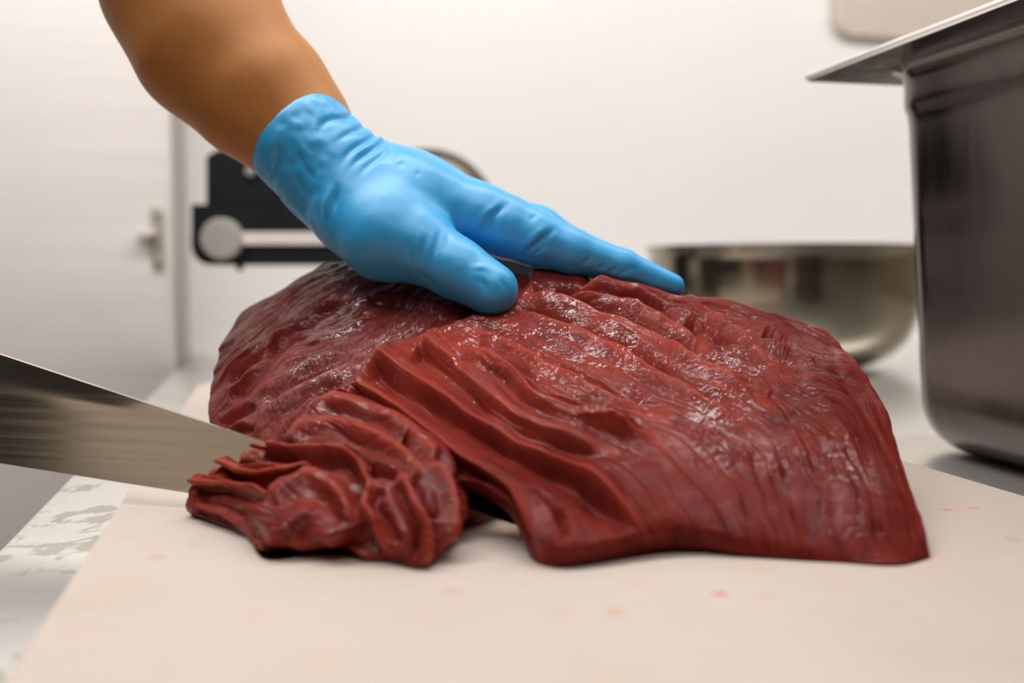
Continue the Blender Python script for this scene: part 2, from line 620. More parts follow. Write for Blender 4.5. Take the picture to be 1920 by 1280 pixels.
def meat_mat():
    m, t, b = mat('raw_beef', (0.3, 0.03, 0.02), 0.3, 0.0, 0.5)
    k = NT(t)
    v = k.coord()
    big = k.noise(v, 22, 4, 0.55, 0.4)
    mid = k.noise(v, 95, 5, 0.6, 0.6)
    s = k.math('ADD', k.math('MULTIPLY', big, 0.5), k.math('MULTIPLY', mid, 0.5))
    col = k.ramp(s, [(0.30, (0.055, 0.0048, 0.0042)), (0.48, (0.112, 0.0095, 0.0070)), (0.62, (0.165, 0.016, 0.011)), (0.74, (0.21, 0.027, 0.019))])
    fib = k.attr('fibre')
    col = k.mix(k.ramp(fib, [(0.35, 0.0), (0.95, 0.55)]), col, (0.22, 0.030, 0.019))
    col = k.mix(k.ramp(fib, [(0.0, 0.5), (0.35, 0.0)]), col, (0.050, 0.006, 0.006))
    fresh_lit = k.attr('fresh_lit')
    col = k.mix(k.math('MULTIPLY', fresh_lit, 0.8, clamp=True), col, (0.42, 0.056, 0.030))  # puts lit tops and translucent edges into the flesh colour
    sil = k.attr('silver')
    sn = k.noise(v, 160, 4, 0.6, 0.8)
    sf = k.math('MULTIPLY', sil, k.ramp(sn, [(0.38, 0.15), (0.62, 1.0)]), clamp=True)
    col = k.mix(k.math('MULTIPLY', sf, 0.8, clamp=True), col, (0.40, 0.17, 0.16))
    k.l(col, b.inputs['Base Color'])
    wet = k.noise(v, 60, 3, 0.6)
    wetm = k.n('ShaderNodeMath', operation='MULTIPLY')
    b.inputs['Roughness'].default_value = 0.48
    b.inputs['Specular IOR Level'].default_value = 0.06
    cx = k.n('ShaderNodeCombineXYZ')
    k.l(k.math('MULTIPLY', k.attr('flow'), 1.0), cx.inputs[0]); k.l(k.math('MULTIPLY', k.attr('along'), 0.11), cx.inputs[1])
    strands = k.noise(cx.outputs[0], 1.6, 4, 0.6, 0.3)
    fine = k.noise(v, 420, 3, 0.6)
    mid2 = k.noise(v, 190, 3, 0.6)
    drops = k.noise(v, 330, 1.3, 0.5)
    swell = k.noise(v, 110, 1.5, 0.5)
    n0 = k.bump(strands, 0.5, 0.0020)
    nc = k.bump(drops, 0.50, 0.0014, k.bump(swell, 0.40, 0.003, k.bump(strands, 0.16, 0.0020)))
    n1 = k.bump(mid2, 0.50, 0.0022, n0)
    n2 = k.bump(fine, 0.14, 0.0009, n1)
    col = k.mix(k.ramp(strands, [(0.42, 0.0), (0.66, 0.5)]), col, (0.20, 0.024, 0.016))
    col = k.mix(k.ramp(strands, [(0.30, 0.35), (0.46, 0.0)]), col, (0.050, 0.006, 0.006))
    k.l(col, b.inputs['Base Color'])
    b.inputs['Subsurface Weight'].default_value = 0.18
    b.inputs['Subsurface Radius'].default_value = (1.0, 0.2, 0.1)
    b.inputs['Subsurface Scale'].default_value = 0.003
    k.l(k.ramp(wet, [(0.42, 0.25), (0.60, 1.0)]), wetm.inputs[0]); k.l(k.attr('wet'), wetm.inputs[1]); k.l(wetm.outputs[0], b.inputs['Coat Weight'])
    b.inputs['Coat Roughness'].default_value = 0.05
    b.inputs['Coat IOR'].default_value = 1.6
    k.l(nc, b.inputs['Coat Normal'])
    return m


M['meat'] = meat_mat()


def glove_mat():
    m, t, b = mat('blue_nitrile', (0.02, 0.27, 0.62), 0.44, 0.0, 0.9)
    k = NT(t)
    v = k.coord()
    nz = k.noise(v, 60, 3)
    k.l(k.ramp(nz, [(0.3, (0.025, 0.40, 0.82)), (0.7, (0.038, 0.44, 0.86))]), b.inputs['Base Color'])
    fine = k.noise(v, 2200, 2)
    k.l(k.bump(fine, 0.08, 0.0002), b.inputs['Normal'])
    b.inputs['Sheen Weight'].default_value = 0.08
    b.inputs['Sheen Roughness'].default_value = 0.4
    b.inputs['Sheen Tint'].default_value = (0.6, 0.85, 1, 1)
    return m


M['glove'] = glove_mat()


def skin_mat():
    m, t, b = mat('brown_skin', (0.36, 0.15, 0.05), 0.5, 0.0, 0.4)
    k = NT(t)
    nz = k.noise(k.coord(), 28, 5, 0.6)
    k.l(k.ramp(nz, [(0.3, (0.47, 0.185, 0.048)), (0.7, (0.60, 0.24, 0.060))]), b.inputs['Base Color'])
    k.l(k.bump(k.noise(k.coord(), 700, 3), 0.15, 0.0004), b.inputs['Normal'])
    b.inputs['Subsurface Weight'].default_value = 0.12
    b.inputs['Subsurface Radius'].default_value = (1, 0.4, 0.2)
    b.inputs['Subsurface Scale'].default_value = 0.006
    return m


M['skin'] = skin_mat()

# ------------------------------------------------------------------ the room
ZF, ZC, BW = -0.92, 1.62, 1.70          # floor, ceiling, back wall
A0, A1, B0 = -2.12, 2.3, -2.0


def slab(name, pts, z0, z1, m, **kw):
    bm = bmesh.new()
    prism(bm, [tuple(loc(a, b, 0)[:2]) for a, b in pts], z0, z1)
    return tag(from_bm(name, bm, m, smooth=False), kind='structure', **kw)


slab('floor', [(A0, B0), (A1, B0), (A1, BW), (A0, BW)], ZF - 0.05, ZF, M['floor'])
slab('ceiling', [(A0, B0), (A1, B0), (A1, BW), (A0, BW)], ZC, ZC + 0.05, M['ceiling'])
slab('wall_back', [(A0, BW), (A1, BW), (A1, BW + 0.1), (A0, BW + 0.1)], ZF, ZC, M['wall'])
slab('wall_left', [(A0 - 0.1, B0), (A0, B0), (A0, BW), (A0 - 0.1, BW)], ZF, ZC, M['dark_wall'])
slab('wall_right', [(A1, B0), (A1 + 0.1, B0), (A1 + 0.1, BW), (A1, BW)], ZF, ZC, M['dim_wall'])
slab('wall_front', [(A0, B0 - 0.1), (A1, B0 - 0.1), (A1, B0), (A0, B0)], ZF, ZC, M['dim_wall'])

M['door'] = plain('cream_panel_paint', (0.92, 0.82, 0.70), 0.5, var=0.05, scale=3)  # paint of the added panel that the blade reflects
slab('reflection_panel', [(A0 + 0.002, -1.9), (A0 + 0.04, -1.9), (A0 + 0.04, -0.33), (A0 + 0.002, -0.33)], ZF + 0.002, 0.16, M['door'])  # unseen panel added to give the knife blade a pale reflection

# stainless counter
ZT = -0.02
ct = empty('steel_counter', loc(0.6, 0.85, ZF), 'stainless steel counter smeared with grey streaks under the white cutting board', 'counter')
fr = lambda u, v, h: loc(u, v, h)
bm = bmesh.new(); prism(bm, rrect(-0.1285, -0.02, 1.55, BW - 0.002, 0.004, 2), ZT - 0.04, ZT, fr, 0.002)
from_bm('countertop', bm, M['counter'], ct)
for u, v in ((-0.09, 0.06), (1.5, 0.06), (-0.09, 1.62), (1.5, 1.62)):
    bm = bmesh.new(); prism(bm, rrect(u - 0.02, v - 0.02, u + 0.02, v + 0.02, 0.004, 2), ZF, ZT - 0.04, fr)
    from_bm('leg', bm, M['steel'], ct)

# refrigerator with a brushed steel door at the left end of the counter
fg = empty('refrigerator', loc(-0.55, 1.57, ZF), 'tall brushed steel refrigerator with a narrow lock plate behind the knife', 'refrigerator')
bm = bmesh.new(); prism(bm, rrect(-0.95, 1.475, -0.1300, BW - 0.004, 0.004, 2), ZF + 0.05, 1.25, fr, 0.003)
from_bm('cabinet', bm, M['gasket'], fg)
bm = bmesh.new(); prism(bm, rrect(-0.945, 1.445, -0.1302, 1.470, 0.006, 3), ZF + 0.12, 1.22, fr, 0.003)
door = from_bm('door', bm, M['fridge'], fg)


def on_plane(px, py, b):
    """point of the counter frame's plane at depth b seen at a pixel, as (a, z)"""
    d = FW + (px - 960) / F * RT - (py - 640) / F * UP
    n = np.array([-math.sin(YAW), math.cos(YAW), 0])
    t = b / (d @ n)
    q = CAMP + d * t
    return q[0] * math.cos(YAW) + q[1] * math.sin(YAW), q[2]


a0, z0 = on_plane(286, 500, 1.44); a1, z1 = on_plane(305, 388, 1.44)
M['lockplate'] = plain('lock_plate_metal', (0.46, 0.41, 0.34), 0.4, 0.3)
bm = bmesh.new(); prism(bm, rrect(a0, z0, a1, z1, 0.003, 3), 1.438, 1.446, lambda u, v, h: loc(u, h, v), 0.001)
lp = from_bm('lock_plate', bm, M['lockplate'], door)
a2, z2 = on_plane(255, 440, 1.43); a3, z3 = on_plane(286, 430, 1.43)
bm = bmesh.new(); prism(bm, rrect(a2, z2, a3 + 0.004, z3, 0.002, 2), 1.426, 1.440, lambda u, v, h: loc(u, h, v), 0.001)
from_bm('thumb_turn', bm, M['fridge'], door)
for pyb in (402, 487):
    ab, zb = on_plane(296, pyb, 1.438)
    bm = bmesh.new(); lathe(bm, [(0, 0), (.005, 0), (.005, .003), (.003, .004), (0, .004)], tuple(loc(ab, 1.439, zb)), tuple(-(loc(0, 1, 0))), 14)
    from_bm('screw', bm, M['gasket'], door)

# tan panel high on the back wall
aC, zC = on_plane(1565, 62, BW - 0.016)
bm = bmesh.new(); prism(bm, rrect(aC, zC, aC + 1.3, zC + 0.55, 0.03, 6), BW - 0.018, BW - 0.001, lambda u, v, h: loc(u, h, v), 0.005, 3)
tag(from_bm('wall_panel', bm, M['tan'], smooth=True), 'blurred tan panel mounted high on the white wall behind the steel container', 'panel', kind='thing')

# ------------------------------------------------------------------ mixing bowl
bc = P(1465, 640, 1.40); bc[2] = ZT + 0.0010
R = 0.190
prof = [(0, 0.0), (0.090, 0.0), (0.105, 0.003), (0.140, 0.017), (0.165, 0.040), (0.179, 0.075), (0.184, 0.120), (0.186, 0.158), (0.1915, 0.1655),
        (0.1915, 0.1675), (0.186, 0.1675), (0.184, 0.160), (0.182, 0.120), (0.176, 0.076), (0.162, 0.042), (0.137, 0.020), (0.10, 0.006), (0, 0.005)]
px_ = np.array(prof[:8]); ss = np.r_[0, np.cumsum(np.linalg.norm(np.diff(px_, axis=0), axis=1))]
outer = [tuple(q) for q in spline(ss, px_, np.linspace(0, ss[-1], 26))]
bm = bmesh.new(); lathe(bm, outer + prof[8:], tuple(bc), (0, 0, 1), 96)
o = from_bm('mixing_bowl', bm, M['bowl'], angle=60)
tag(o, 'large round stainless mixing bowl standing behind the meat on the right', 'bowl')

# ------------------------------------------------------------------ steel container on the right
PY = math.radians(12.0)
e1 = np.array([-math.sin(PY), math.cos(PY), 0]); e2 = np.array([math.cos(PY), math.sin(PY), 0])
tip = P(1510, 148, 0.769)
PL, PW = 0.40, 0.33
zr = tip[2]
pfr = lambda u, v, h: np.array([tip[0], tip[1], 0]) + e2 * u - e1 * v + np.array([0, 0, h])   # u right, v toward the lens
pan = empty('steel_container', pfr(PW / 2, PL / 2, ZT), 'deep dark stainless food container with a flat flange rim right of the meat', 'container')
rings = []
u0, v0 = 0.042, 0.030


def ring(ins, z, r, n=10):
    return [pfr(u, v, z) for u, v in rrect(u0 + ins, v0 + ins, PW - u0 - ins, PL - v0 - ins, r, n)]


levels = [(-0.010, zr - 0.0018, 0.060), (-0.0065, zr - 0.0025, 0.057), (-0.0035, zr - 0.0042, 0.054), (-0.0014, zr - 0.0075, 0.052), (-0.0004, zr - 0.012, 0.051), (0.0, zr - 0.018, 0.051), (0.0004, zr - 0.027, 0.050), (0.0012, zr - 0.031, 0.049), (0.0030, zr - 0.035, 0.0475), (0.0036, zr - 0.040, 0.047)]
zb = ZT + 0.001
for k in range(9):
    levels.append((0.004 + 0.010 * k / 8, zr - 0.045 - (zr - 0.045 - (zb + 0.040)) * k / 8, 0.047))
for k in range(1, 11):
    a = math.radians(9 * k)
    levels.append((0.014 + 0.040 * (1 - math.cos(a)), zb + 0.040 - 0.040 * math.sin(a), max(0.012, 0.047 - 0.034 * (1 - math.cos(a)))))
bm = bmesh.new()
rv = [[bm.verts.new(tuple(p)) for p in ring(*L)] for L in levels]
inner = [(L[0] + 0.0012, L[1] + 0.0016, L[2]) for L in levels]
iv = [[bm.verts.new(tuple(p)) for p in ring(*L)] for L in inner]
for seq in (rv, iv):
    for A, B in zip(seq, seq[1:]):
        for k in range(len(A)):
            bm.faces.new((A[k], A[(k + 1) % len(A)], B[(k + 1) % len(A)], B[k]))
    bm.faces.new(seq[-1])
A, B = rv[0], iv[0]
for k in range(len(A)): bm.faces.new((A[k], A[(k + 1) % len(A)], B[(k + 1) % len(A)], B[k]))
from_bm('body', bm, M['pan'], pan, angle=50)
# flange: a flat frame with a folded edge
bm = bmesh.new()
ro = rrect(0, 0, PW, PL, 0.006, 10)
ri = rrect(u0 - 0.009, v0 - 0.009, PW - u0 + 0.009, PL - v0 + 0.009, 0.059, 10)
lv = [[(ro, zr - 0.0020), (ro, zr + 0.0020)], [(ri, zr + 0.0020), (ri, zr - 0.0020)]]
V4 = [[bm.verts.new(tuple(pfr(u, v, z))) for u, v in poly] for poly, z in (lv[0][0], lv[0][1], lv[1][0], lv[1][1])]
for s in range(4):
    A, B = V4[s], V4[(s + 1) % 4]
    for k in range(len(A)): bm.faces.new((A[k], A[(k + 1) % len(A)], B[(k + 1) % len(A)], B[k]))
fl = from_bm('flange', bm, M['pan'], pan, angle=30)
eg = [pfr(u, v, zr + 0.0006) for u, v in ro]
bm = bmesh.new(); tube(bm, eg + [eg[0]], [.0026] * (len(eg) + 1), 12, cap=False)
from_bm('rolled_edge', bm, M['rim'], pan, angle=180)

# ------------------------------------------------------------------ meat slicer behind the hand
DS = 1.30
sl = empty('meat_slicer', PZ(800, 668, ZT), 'black and silver meat slicer with a grey round knob behind the gloved hand', 'slicer')


def scr(D, dy=0.0):
    """upright plane facing the lens at distance D: (px, py, depth offset)"""
    return lambda u, v, h: P(u, v, D) + np.array([0, h, 0])


def ppoly(poly, D, h0, h1, bevel=0.0015):
    bm = bmesh.new()
    base = [P(u, v, D) for u, v in poly]
    lo = [bm.verts.new((p[0], p[1] + h0, p[2])) for p in base]
    hi = [bm.verts.new((p[0], p[1] + h1, p[2])) for p in base]
    fs = [bm.faces.new(lo), bm.faces.new(hi[::-1])]
    n = len(lo)
    for i in range(n): bm.faces.new((lo[i], hi[i], hi[(i + 1) % n], lo[(i + 1) % n]))
    if bevel: bmesh.ops.bevel(bm, geom=list(set(fs[0].edges) | set(fs[1].edges)), offset=bevel, segments=2, affect='EDGES')
    return bm


arc = lambda cx, cy, r, a0, a1, n=8: [(cx + r * math.cos(math.radians(a0 + (a1 - a0) * k / n)), cy + r * math.sin(math.radians(a0 + (a1 - a0) * k / n))) for k in range(n + 1)]
# carriage arm: block, bracket with a rounded lower corner, lower bar
from_bm('carriage_block', ppoly([(395, 296), (415, 284), (760, 284), (760, 392), (395, 392)], DS, -0.02, 0.06), M['black'], sl)
from_bm('carriage_bracket', ppoly([(372, 386)] + [(700, 386), (700, 436), (466, 436), (466, 461), (700, 461), (700, 497)] + arc(408, 461, 36, 90, 180), DS, -0.03, 0.05), M['black'], sl)
from_bm('gear_housing', ppoly(rrect(650, 440, 1015, 600, 6, 3), DS, 0.052, 0.10), M['black'], sl)
from_bm('tray_rail', ppoly([(460, 437), (720, 437), (720, 460), (460, 460)], DS, -0.034, 0.03, 0.0008), plain('slicer_rail_metal', (0.72, 0.64, 0.60), 0.4), sl)
bm = bmesh.new(); lathe(bm, [(0, 0), (.0262, 0), (.0262, .012), (.024, .016), (0, .017)], tuple(P(419, 448, DS - 0.028)), (0, -1, 0), 48)
kb = from_bm('knob', bm, M['knob'], sl)
bm = bmesh.new(); tube(bm, [P(450, 494, DS - 0.0), P(450, 507, DS - 0.0)], [.006, .004], 14)
from_bm('rubber_stop', bm, M['black'], sl)
bm = bmesh.new(); lathe(bm, [(0, 0), (.006, 0), (.006, .006), (.004, .008), (0, .008)], tuple(P(470, 322, DS - 0.02)), (0, -1, 0), 20)
from_bm('set_screw', bm, M['knob'], sl)
# round blade with its guard ring
cc = P(802, 412, 1.36)
bm = bmesh.new(); lathe(bm, [(0, .004), (.03, .004), (.034, .002), (.088, .0), (.090, -.001), (.088, -.002), (0, -.002)], tuple(cc), (0, -1, 0), 96)
from_bm('disc_blade', bm, M['disc'], sl)
bm = bmesh.new()
lathe(bm, [(.090, .006), (.0955, .006), (.0965, .003), (.0965, -.010), (.0945, -.012), (.090, -.010), (.090, .006)], tuple(cc), (0, -1, 0), 96)
from_bm('blade_guard', bm, M['disc'], sl)
# motor housing, column, base and feet, behind the meat
from_bm('motor_housing', ppoly(rrect(690, 400, 900, 560, 20, 5), 1.38, 0.0, 0.10, 0.004), M['steel'], sl)
from_bm('base', ppoly(rrect(640, 570, 1060, 650, 12, 4), 1.30, -0.02, 0.20, 0.005), M['steel'], sl)
from_bm('column', ppoly(rrect(715, 480, 850, 580, 4, 2), 1.36, 0.02, 0.10, 0.003), M['steel'], sl)
for u in (670, 1030):
    for dy in (0.0, 0.17):
        q = P(u, 640, 1.30); bm = bmesh.new()
        lathe(bm, [(0, 0), (.013, 0), (.011, .018), (0, .018)], (q[0], q[1] + dy, ZT), (0, 0, 1), 20)
        from_bm('foot', bm, M['black'], sl)

# ------------------------------------------------------------------ cutting board
bm = bmesh.new()
prism(bm, rrect(-0.0727, 0.085, 0.367, 1.085, (0.012, 0.012, 0.030, 0.045), 8), ZT, 0.0, fr, 0.0022, 3)
o = from_bm('cutting_board', bm, M['board'], angle=40)
tag(o, 'thick white plastic cutting board with pinkish stains under the meat', 'cutting board')

# ------------------------------------------------------------------ the meat


def G(px, py, z=0.0):
    q = PZ(px, py, z)
    return (px, py, project(q)[2])


def loft(stations, s, nu, nv, closing):
    """stations: rows of (px, py, D) from the front lip to the far edge; closing adds the hidden far side"""
    rows = []
    for st in stations:
        pts = [P(*q) for q in st]
        rows.append(closing(pts))
    A = np.array(rows)
    L = np.linalg.norm(np.diff(A, axis=1), axis=2).mean(0)
    t = np.r_[0, np.cumsum(np.maximum(L, 1e-4))]; t /= t[-1]
    B = spline(np.asarray(s, float), A, np.linspace(s[0], s[-1], nu))
    C = spline(t, B.transpose(1, 0, 2), np.linspace(0, 1, nv)).transpose(1, 0, 2)
    return C, t


def close_body(pts):
    a, b = pts[0], pts[-1]
    back = (b - pts[-2]); back[2] = 0; back /= np.linalg.norm(back) + 1e-9
    fwd = (pts[1] - pts[0]); fwd[2] = 0
    u = back * 0.03
    first = np.array([a[0] + u[0], a[1] + u[1] + 0.012, max(0.0008, a[2] * 0.4)])
    h = b[2]
    b1 = b + back * 0.028 + np.array([0, 0, -0.16 * h - .002])
    b2 = b + back * 0.050 + np.array([0, 0, -0.55 * h])
    b3 = b + back * 0.052; b3[2] = 0.010
    b4 = b + back * 0.030; b4[2] = 0.0008
    return [first, *pts, b1, b2, b3, b4]


body = [
    (0.00, [(425, 880, .500), (412, 850, .510), (402, 800, .530), (397, 765, .550), (398, 720, .575), (408, 670, .600), (430, 622, .625), (470, 580, .640)]),
    (0.06, [(530, 900, .470), (520, 865, .478), (510, 830, .488), (495, 780, .505), (480, 730, .528), (468, 680, .555), (478, 615, .590), (525, 546, .630)]),
    (0.12, [(660, 900, .455), (650, 870, .460), (635, 830, .468), (615, 785, .482), (595, 735, .503), (580, 680, .532), (575, 600, .580), (605, 494, .630)]),
    (0.20, [(790, 900, .435), (785, 870, .440), (770, 830, .448), (745, 780, .463), (720, 730, .485), (700, 680, .513), (680, 600, .560), (665, 497, .618)]),
    (0.27, [(890, 900, .420), (888, 885, .423), (875, 850, .432), (855, 800, .448), (835, 745, .472), (810, 680, .505), (780, 600, .550), (755, 515, .600)]),
    (0.34, [(960, 945, .400), (962, 925, .403), (955, 890, .412), (940, 830, .430), (920, 760, .457), (900, 690, .492), (880, 610, .540), (860, 525, .595)]),
    (0.42, [G(1030, 1062), (1040, 1035, .377), (1050, 960, .392), (1040, 880, .415), (1025, 790, .445), (1005, 700, .485), (985, 600, .540), (975, 512, .592)]),
    (0.52, [G(1230, 1022, .004), (1220, 995, .392), (1195, 920, .408), (1165, 835, .433), (1140, 750, .463), (1110, 670, .500), (1085, 590, .545), (1075, 512, .590)]),
    (0.68, [G(1400, 1032, .003), (1390, 1005, .393), (1360, 920, .412), (1325, 830, .438), (1290, 745, .472), (1260, 660, .515), (1240, 590, .556), (1235, 541, .595)]),
    (0.82, [G(1560, 1055), (1555, 1030, .388), (1535, 940, .408), (1500, 840, .437), (1465, 750, .475), (1430, 670, .522), (1405, 610, .568), (1390, 570, .603)]),
    (0.93, [G(1690, 1060), (1680, 1040, .387), (1660, 960, .405), (1625, 860, .437), (1590, 760, .480), (1550, 690, .525), (1515, 635, .570), (1490, 597, .603)]),
    (1.00, [G(1745, 1046), (1738, 1015, .397), (1722, 965, .415), (1698, 885, .445), (1668, 790, .482), (1630, 715, .520), (1582, 652, .565), (1530, 618, .600)]),
]
NU, NV = 1000, 620
st = [b for _, b in body]; sv = [s for s, _ in body]
Gd, tb = loft(st, sv, NU, NV, close_body)
# close both ends: extra stations dropped to the board
def end_cap(row, dx, n=26):
    out = []
    base = row.copy(); base[:, 2] = 0.0008; base[:, 0] += dx
    mid = row.mean(0)
    for k in range(1, n + 1):
        a = k / n
        q = row * (1 - a) + base * a
        q[:, 0] += -dx * 1.2 * math.sin(math.pi * a) * (row[:, 2] / (row[:, 2].max() + 1e-6))
        out.append(q)
    return np.array(out)


capL = end_cap(Gd[0], 0.010)[::-1]; capR = end_cap(Gd[-1], -0.006)
Gd = np.concatenate([capL, Gd, capR], 0)
nu, nv = Gd.shape[:2]
N = grid_normals(Gd)
if (N[nu // 2, nv // 2] @ np.array([0, -0.5, 1])) < 0: N = -N
V = Gd.reshape(-1, 3); Nf = N.reshape(-1, 3)
px, py, _D = project(V)
tt = np.tile(np.linspace(0, 1, nv), (nu, 1)).ravel()
vis = sm(tb[1] - 0.002, tb[1] + 0.02, tt) * (1 - sm(tb[8] + 0.01, tb[9], tt))
capw = np.ones(nu); capw[:26] = np.linspace(0.2, 1, 26); capw[-26:] = np.linspace(1, 0.2, 26)
vis = vis * np.repeat(capw, nv)

lines_R = {   # crest lines of the cut fibre layers, with a level for the flow field
    'a': ([(1085, 540), (1129, 531), (1176, 544), (1247, 562), (1304, 584), (1347, 606), (1391, 647), (1454, 687)], 0),
    'b': ([(1035, 556), (1110, 559), (1172, 578), (1219, 597), (1272, 622), (1322, 656)], 24),
    'c': ([(985, 560), (1029, 562), (1079, 584), (1141, 606), (1204, 631), (1244, 653), (1297, 687), (1391, 731), (1438, 759)], 48),
    'd': ([(963, 584), (1035, 616), (1085, 637), (1141, 662), (1188, 694), (1251, 725), (1313, 756), (1391, 787)], 78),
    'e': ([(891, 625), (954, 650), (1000, 675), (1079, 716), (1172, 759), (1250, 790)], 112),
    'f': ([(860, 656), (907, 675), (963, 712), (1000, 750), (1035, 766), (1110, 787), (1172, 806), (1235, 825)], 150),
    'g': ([(790, 640), (860, 690), (907, 737), (954, 772), (1016, 806), (1079, 828), (1150, 850)], 190),
    'h': ([(702, 668), (760, 705), (830, 745), (900, 790), (979, 832), (1060, 863), (1110, 894), (1147, 932), (1188, 972), (1213, 1010)], 235),
    'i': ([(664, 720), (720, 748), (790, 800), (860, 854), (922, 891), (969, 929), (997, 979), (1016, 1050)], 300),
}
fp, fv = [], []
for ln, q in lines_R.values():
    for p in resample(ln, 9): fp.append(p); fv.append(q)
for ln, q in (([(1342, 612), (1399, 650), (1480, 700), (1517, 725)], -26), ([(1430, 590), (1500, 630), (1570, 690)], -60), ([(1300, 555), (1420, 580), (1520, 620)], -78),
              ([(1470, 790), (1520, 900), (1560, 1040)], 60), ([(1320, 880), (1370, 960), (1400, 1030)], 135), ([(1590, 780), (1650, 900), (1690, 1040)], 0), ([(1600, 720), (1690, 880), (1740, 1030)], -40),
              ([(900, 560), (980, 530), (1080, 510)], 20)):
    for p in resample(ln, 6): fp.append(p); fv.append(q)
flowR = tps(fp, fv)(px, py)
lines_L = [([(414, 718), (459, 668), (500, 644), (542, 611), (595, 573), (655, 546)], 0), ([(438, 718), (482, 680), (524, 629), (595, 629), (660, 600)], 35),
           ([(440, 790), (512, 718), (548, 695), (607, 668), (667, 650), (760, 600)], 80), ([(474, 810), (548, 740), (637, 695), (711, 650), (800, 590)], 115), ([(430, 620), (520, 545), (620, 490)], -70)]
fp, fv = [], []
for ln, q in lines_L:
    for p in resample(ln, 8): fp.append(p); fv.append(q)
flowL = tps(fp, fv)(px, py)
# which side of the torn boundary a point lies on: right = fresh cut layers
dB, _ = polydist(px, py, [(1000, 470), (985, 548), (900, 590), (800, 628), (702, 662), (655, 725), (600, 738), (540, 795), (520, 930)], 4000)
right = sm(-10, 10, -dB)
# large flowing fibre bundles, then finer strands, warped
wx = V[:, 0] * 60; wy = V[:, 1] * 60
warp = perlin(wx, wy, V[:, 2] * 60) * 5
def fibres(flow, along, seed):
    f = flow + warp
    n1 = perlin(f / 26.0, along / 190.0, seed + 0.5)
    n2 = perlin(f / 11.0, along / 95.0, seed + 3.3)
    n3 = perlin(f / 4.6, along / 50.0, seed + 7.7)
    n4 = perlin(f / 2.4, along / 30.0, seed + 11.1)
    return n1, n2, n3, n4
r1, r2, r3, r4 = fibres(flowR, px + 0.5 * py, 0)
l1, l2, l3, l4 = fibres(flowL, px - 0.8 * py, 20)
# silvery pulled strands lie across the left ridges
lx1 = perlin((px - 0.25 * py + warp) / 6.0, flowL / 40.0, 31.5); lx2 = perlin((px - 0.25 * py + warp) / 3.0, flowL / 22.0, 37.5)
strand = np.exp(-((flowL - 100) / 38.0) ** 2) * sm(430, 520, px) * (1 - right)
face = 1 - 0.75 * sm(800, 880, py - 0.12 * (px - 1100)) * right
disp = right * face * (0.0010 * r1 + 0.0008 * r2 + 0.0005 * r3 + 0.00025 * r4)
disp += right * (1 - face) * 0.0012 * perlin(flowR / 30.0, py / 60.0, 5.5)
disp += (1 - right) * ((0.0022 * l1 + 0.0013 * l2 + 0.0006 * l3) * (1 - 0.6 * strand) + strand * (0.0003 * lx1 + 0.0003 * lx2))
def steps(flow, along, period, seed):
    f = flow / period + 0.7 * perlin(flow / 70.0, along / 150.0, seed)
    q = f - np.floor(f)
    e = np.where(q < 0.22, -1 + 2 * sm(0, 0.22, q), 1 - 2 * (q - 0.22) / 0.78)
    return e * np.clip(0.35 + 1.3 * perlin(flow / 55.0, along / 170.0, seed + 5), 0, 1)
disp += right * (0.22 + 0.78 * face) * (0.0015 * steps(flowR + warp, px + 0.5 * py, 25.0, 61.5) + 0.0007 * steps(flowR + warp, px + 0.5 * py, 10.0, 67.5))
disp += (1 - right) * 0.0010 * steps(-flowL - warp, px - 0.8 * py, 24.0, 71.5)
lump = perlin(V[:, 0] * 38, V[:, 1] * 38, V[:, 2] * 38) + 0.5 * perlin(V[:, 0] * 90, V[:, 1] * 90, V[:, 2] * 90 + 9)
disp += 0.0014 * lump
# authored crests and crevices
for key, h, gb, ob, L in (('a', .0050, .0080, 8, 24), ('b', .0042, .0060, 7, 20), ('c', .0058, .0088, 8, 26), ('d', .0058, .0080, 9, 28), ('e', .0028, .0044, 8, 26), ('f', .0044, .0060, 9, 30)):
    disp += saw(px, py, lines_R[key][0], h, gb, ob, L) * (0.25 + 0.75 * right)
for key, h, gf, of, L, L2 in (('f', .0014, .0034, 18, 22, 26), ('g', .0030, .0060, 16, 26, 30), ('h', .0040, .0080, 16, 30, 36), ('i', .0040, .0060, 16, 22, 26)):
    disp += cliff(px, py, lines_R[key][0], h, gf, of, L, L2) * (0.25 + 0.75 * right)
extra = [
    ([(1275, 617), (1310, 632), (1340, 655), (1372, 668)], -.0055, 9), ([(1342, 612), (1399, 650), (1480, 700), (1517, 725)], -.0036, 6), ([(1424, 631), (1461, 650), (1490, 662)], -.0032, 5),
    ([(1141, 648), (1200, 685), (1266, 727)], -.0040, 8), ([(1150, 572), (1220, 588), (1275, 606)], -.0034, 6), ([(1250, 640), (1330, 690), (1420, 738)], -.0022, 6), ([(1440, 735), (1470, 760), (1490, 790)], -.0016, 7),
    ([(1079, 775), (1130, 792), (1204, 812)], -.0050, 8), ([(966, 905), (1010, 940), (1040, 985), (1060, 1020)], -.0040, 9), ([(1550, 630), (1570, 690), (1640, 800)], -.0012, 9),
    ([(1490, 690), (1560, 775), (1600, 850)], .0016, 16), ([(1310, 820), (1370, 840), (1420, 850)], .0014, 22), ([(1560, 860), (1600, 940), (1640, 1010)], .0012, 22), ([(1450, 880), (1500, 960), (1530, 1030)], -.0014, 22),
    ([(1090, 1030), (1180, 1012), (1250, 1012), (1330, 1026), (1420, 1032)], .0020, 14),
]
for ln, h, wd in extra:
    if h < -0.0020: disp += saw(px, py, ln, 0.0026, -h * 2.0, wd, 24, (0.25, 0.35))
    else: disp += ridge(px, py, ln, h, wd)
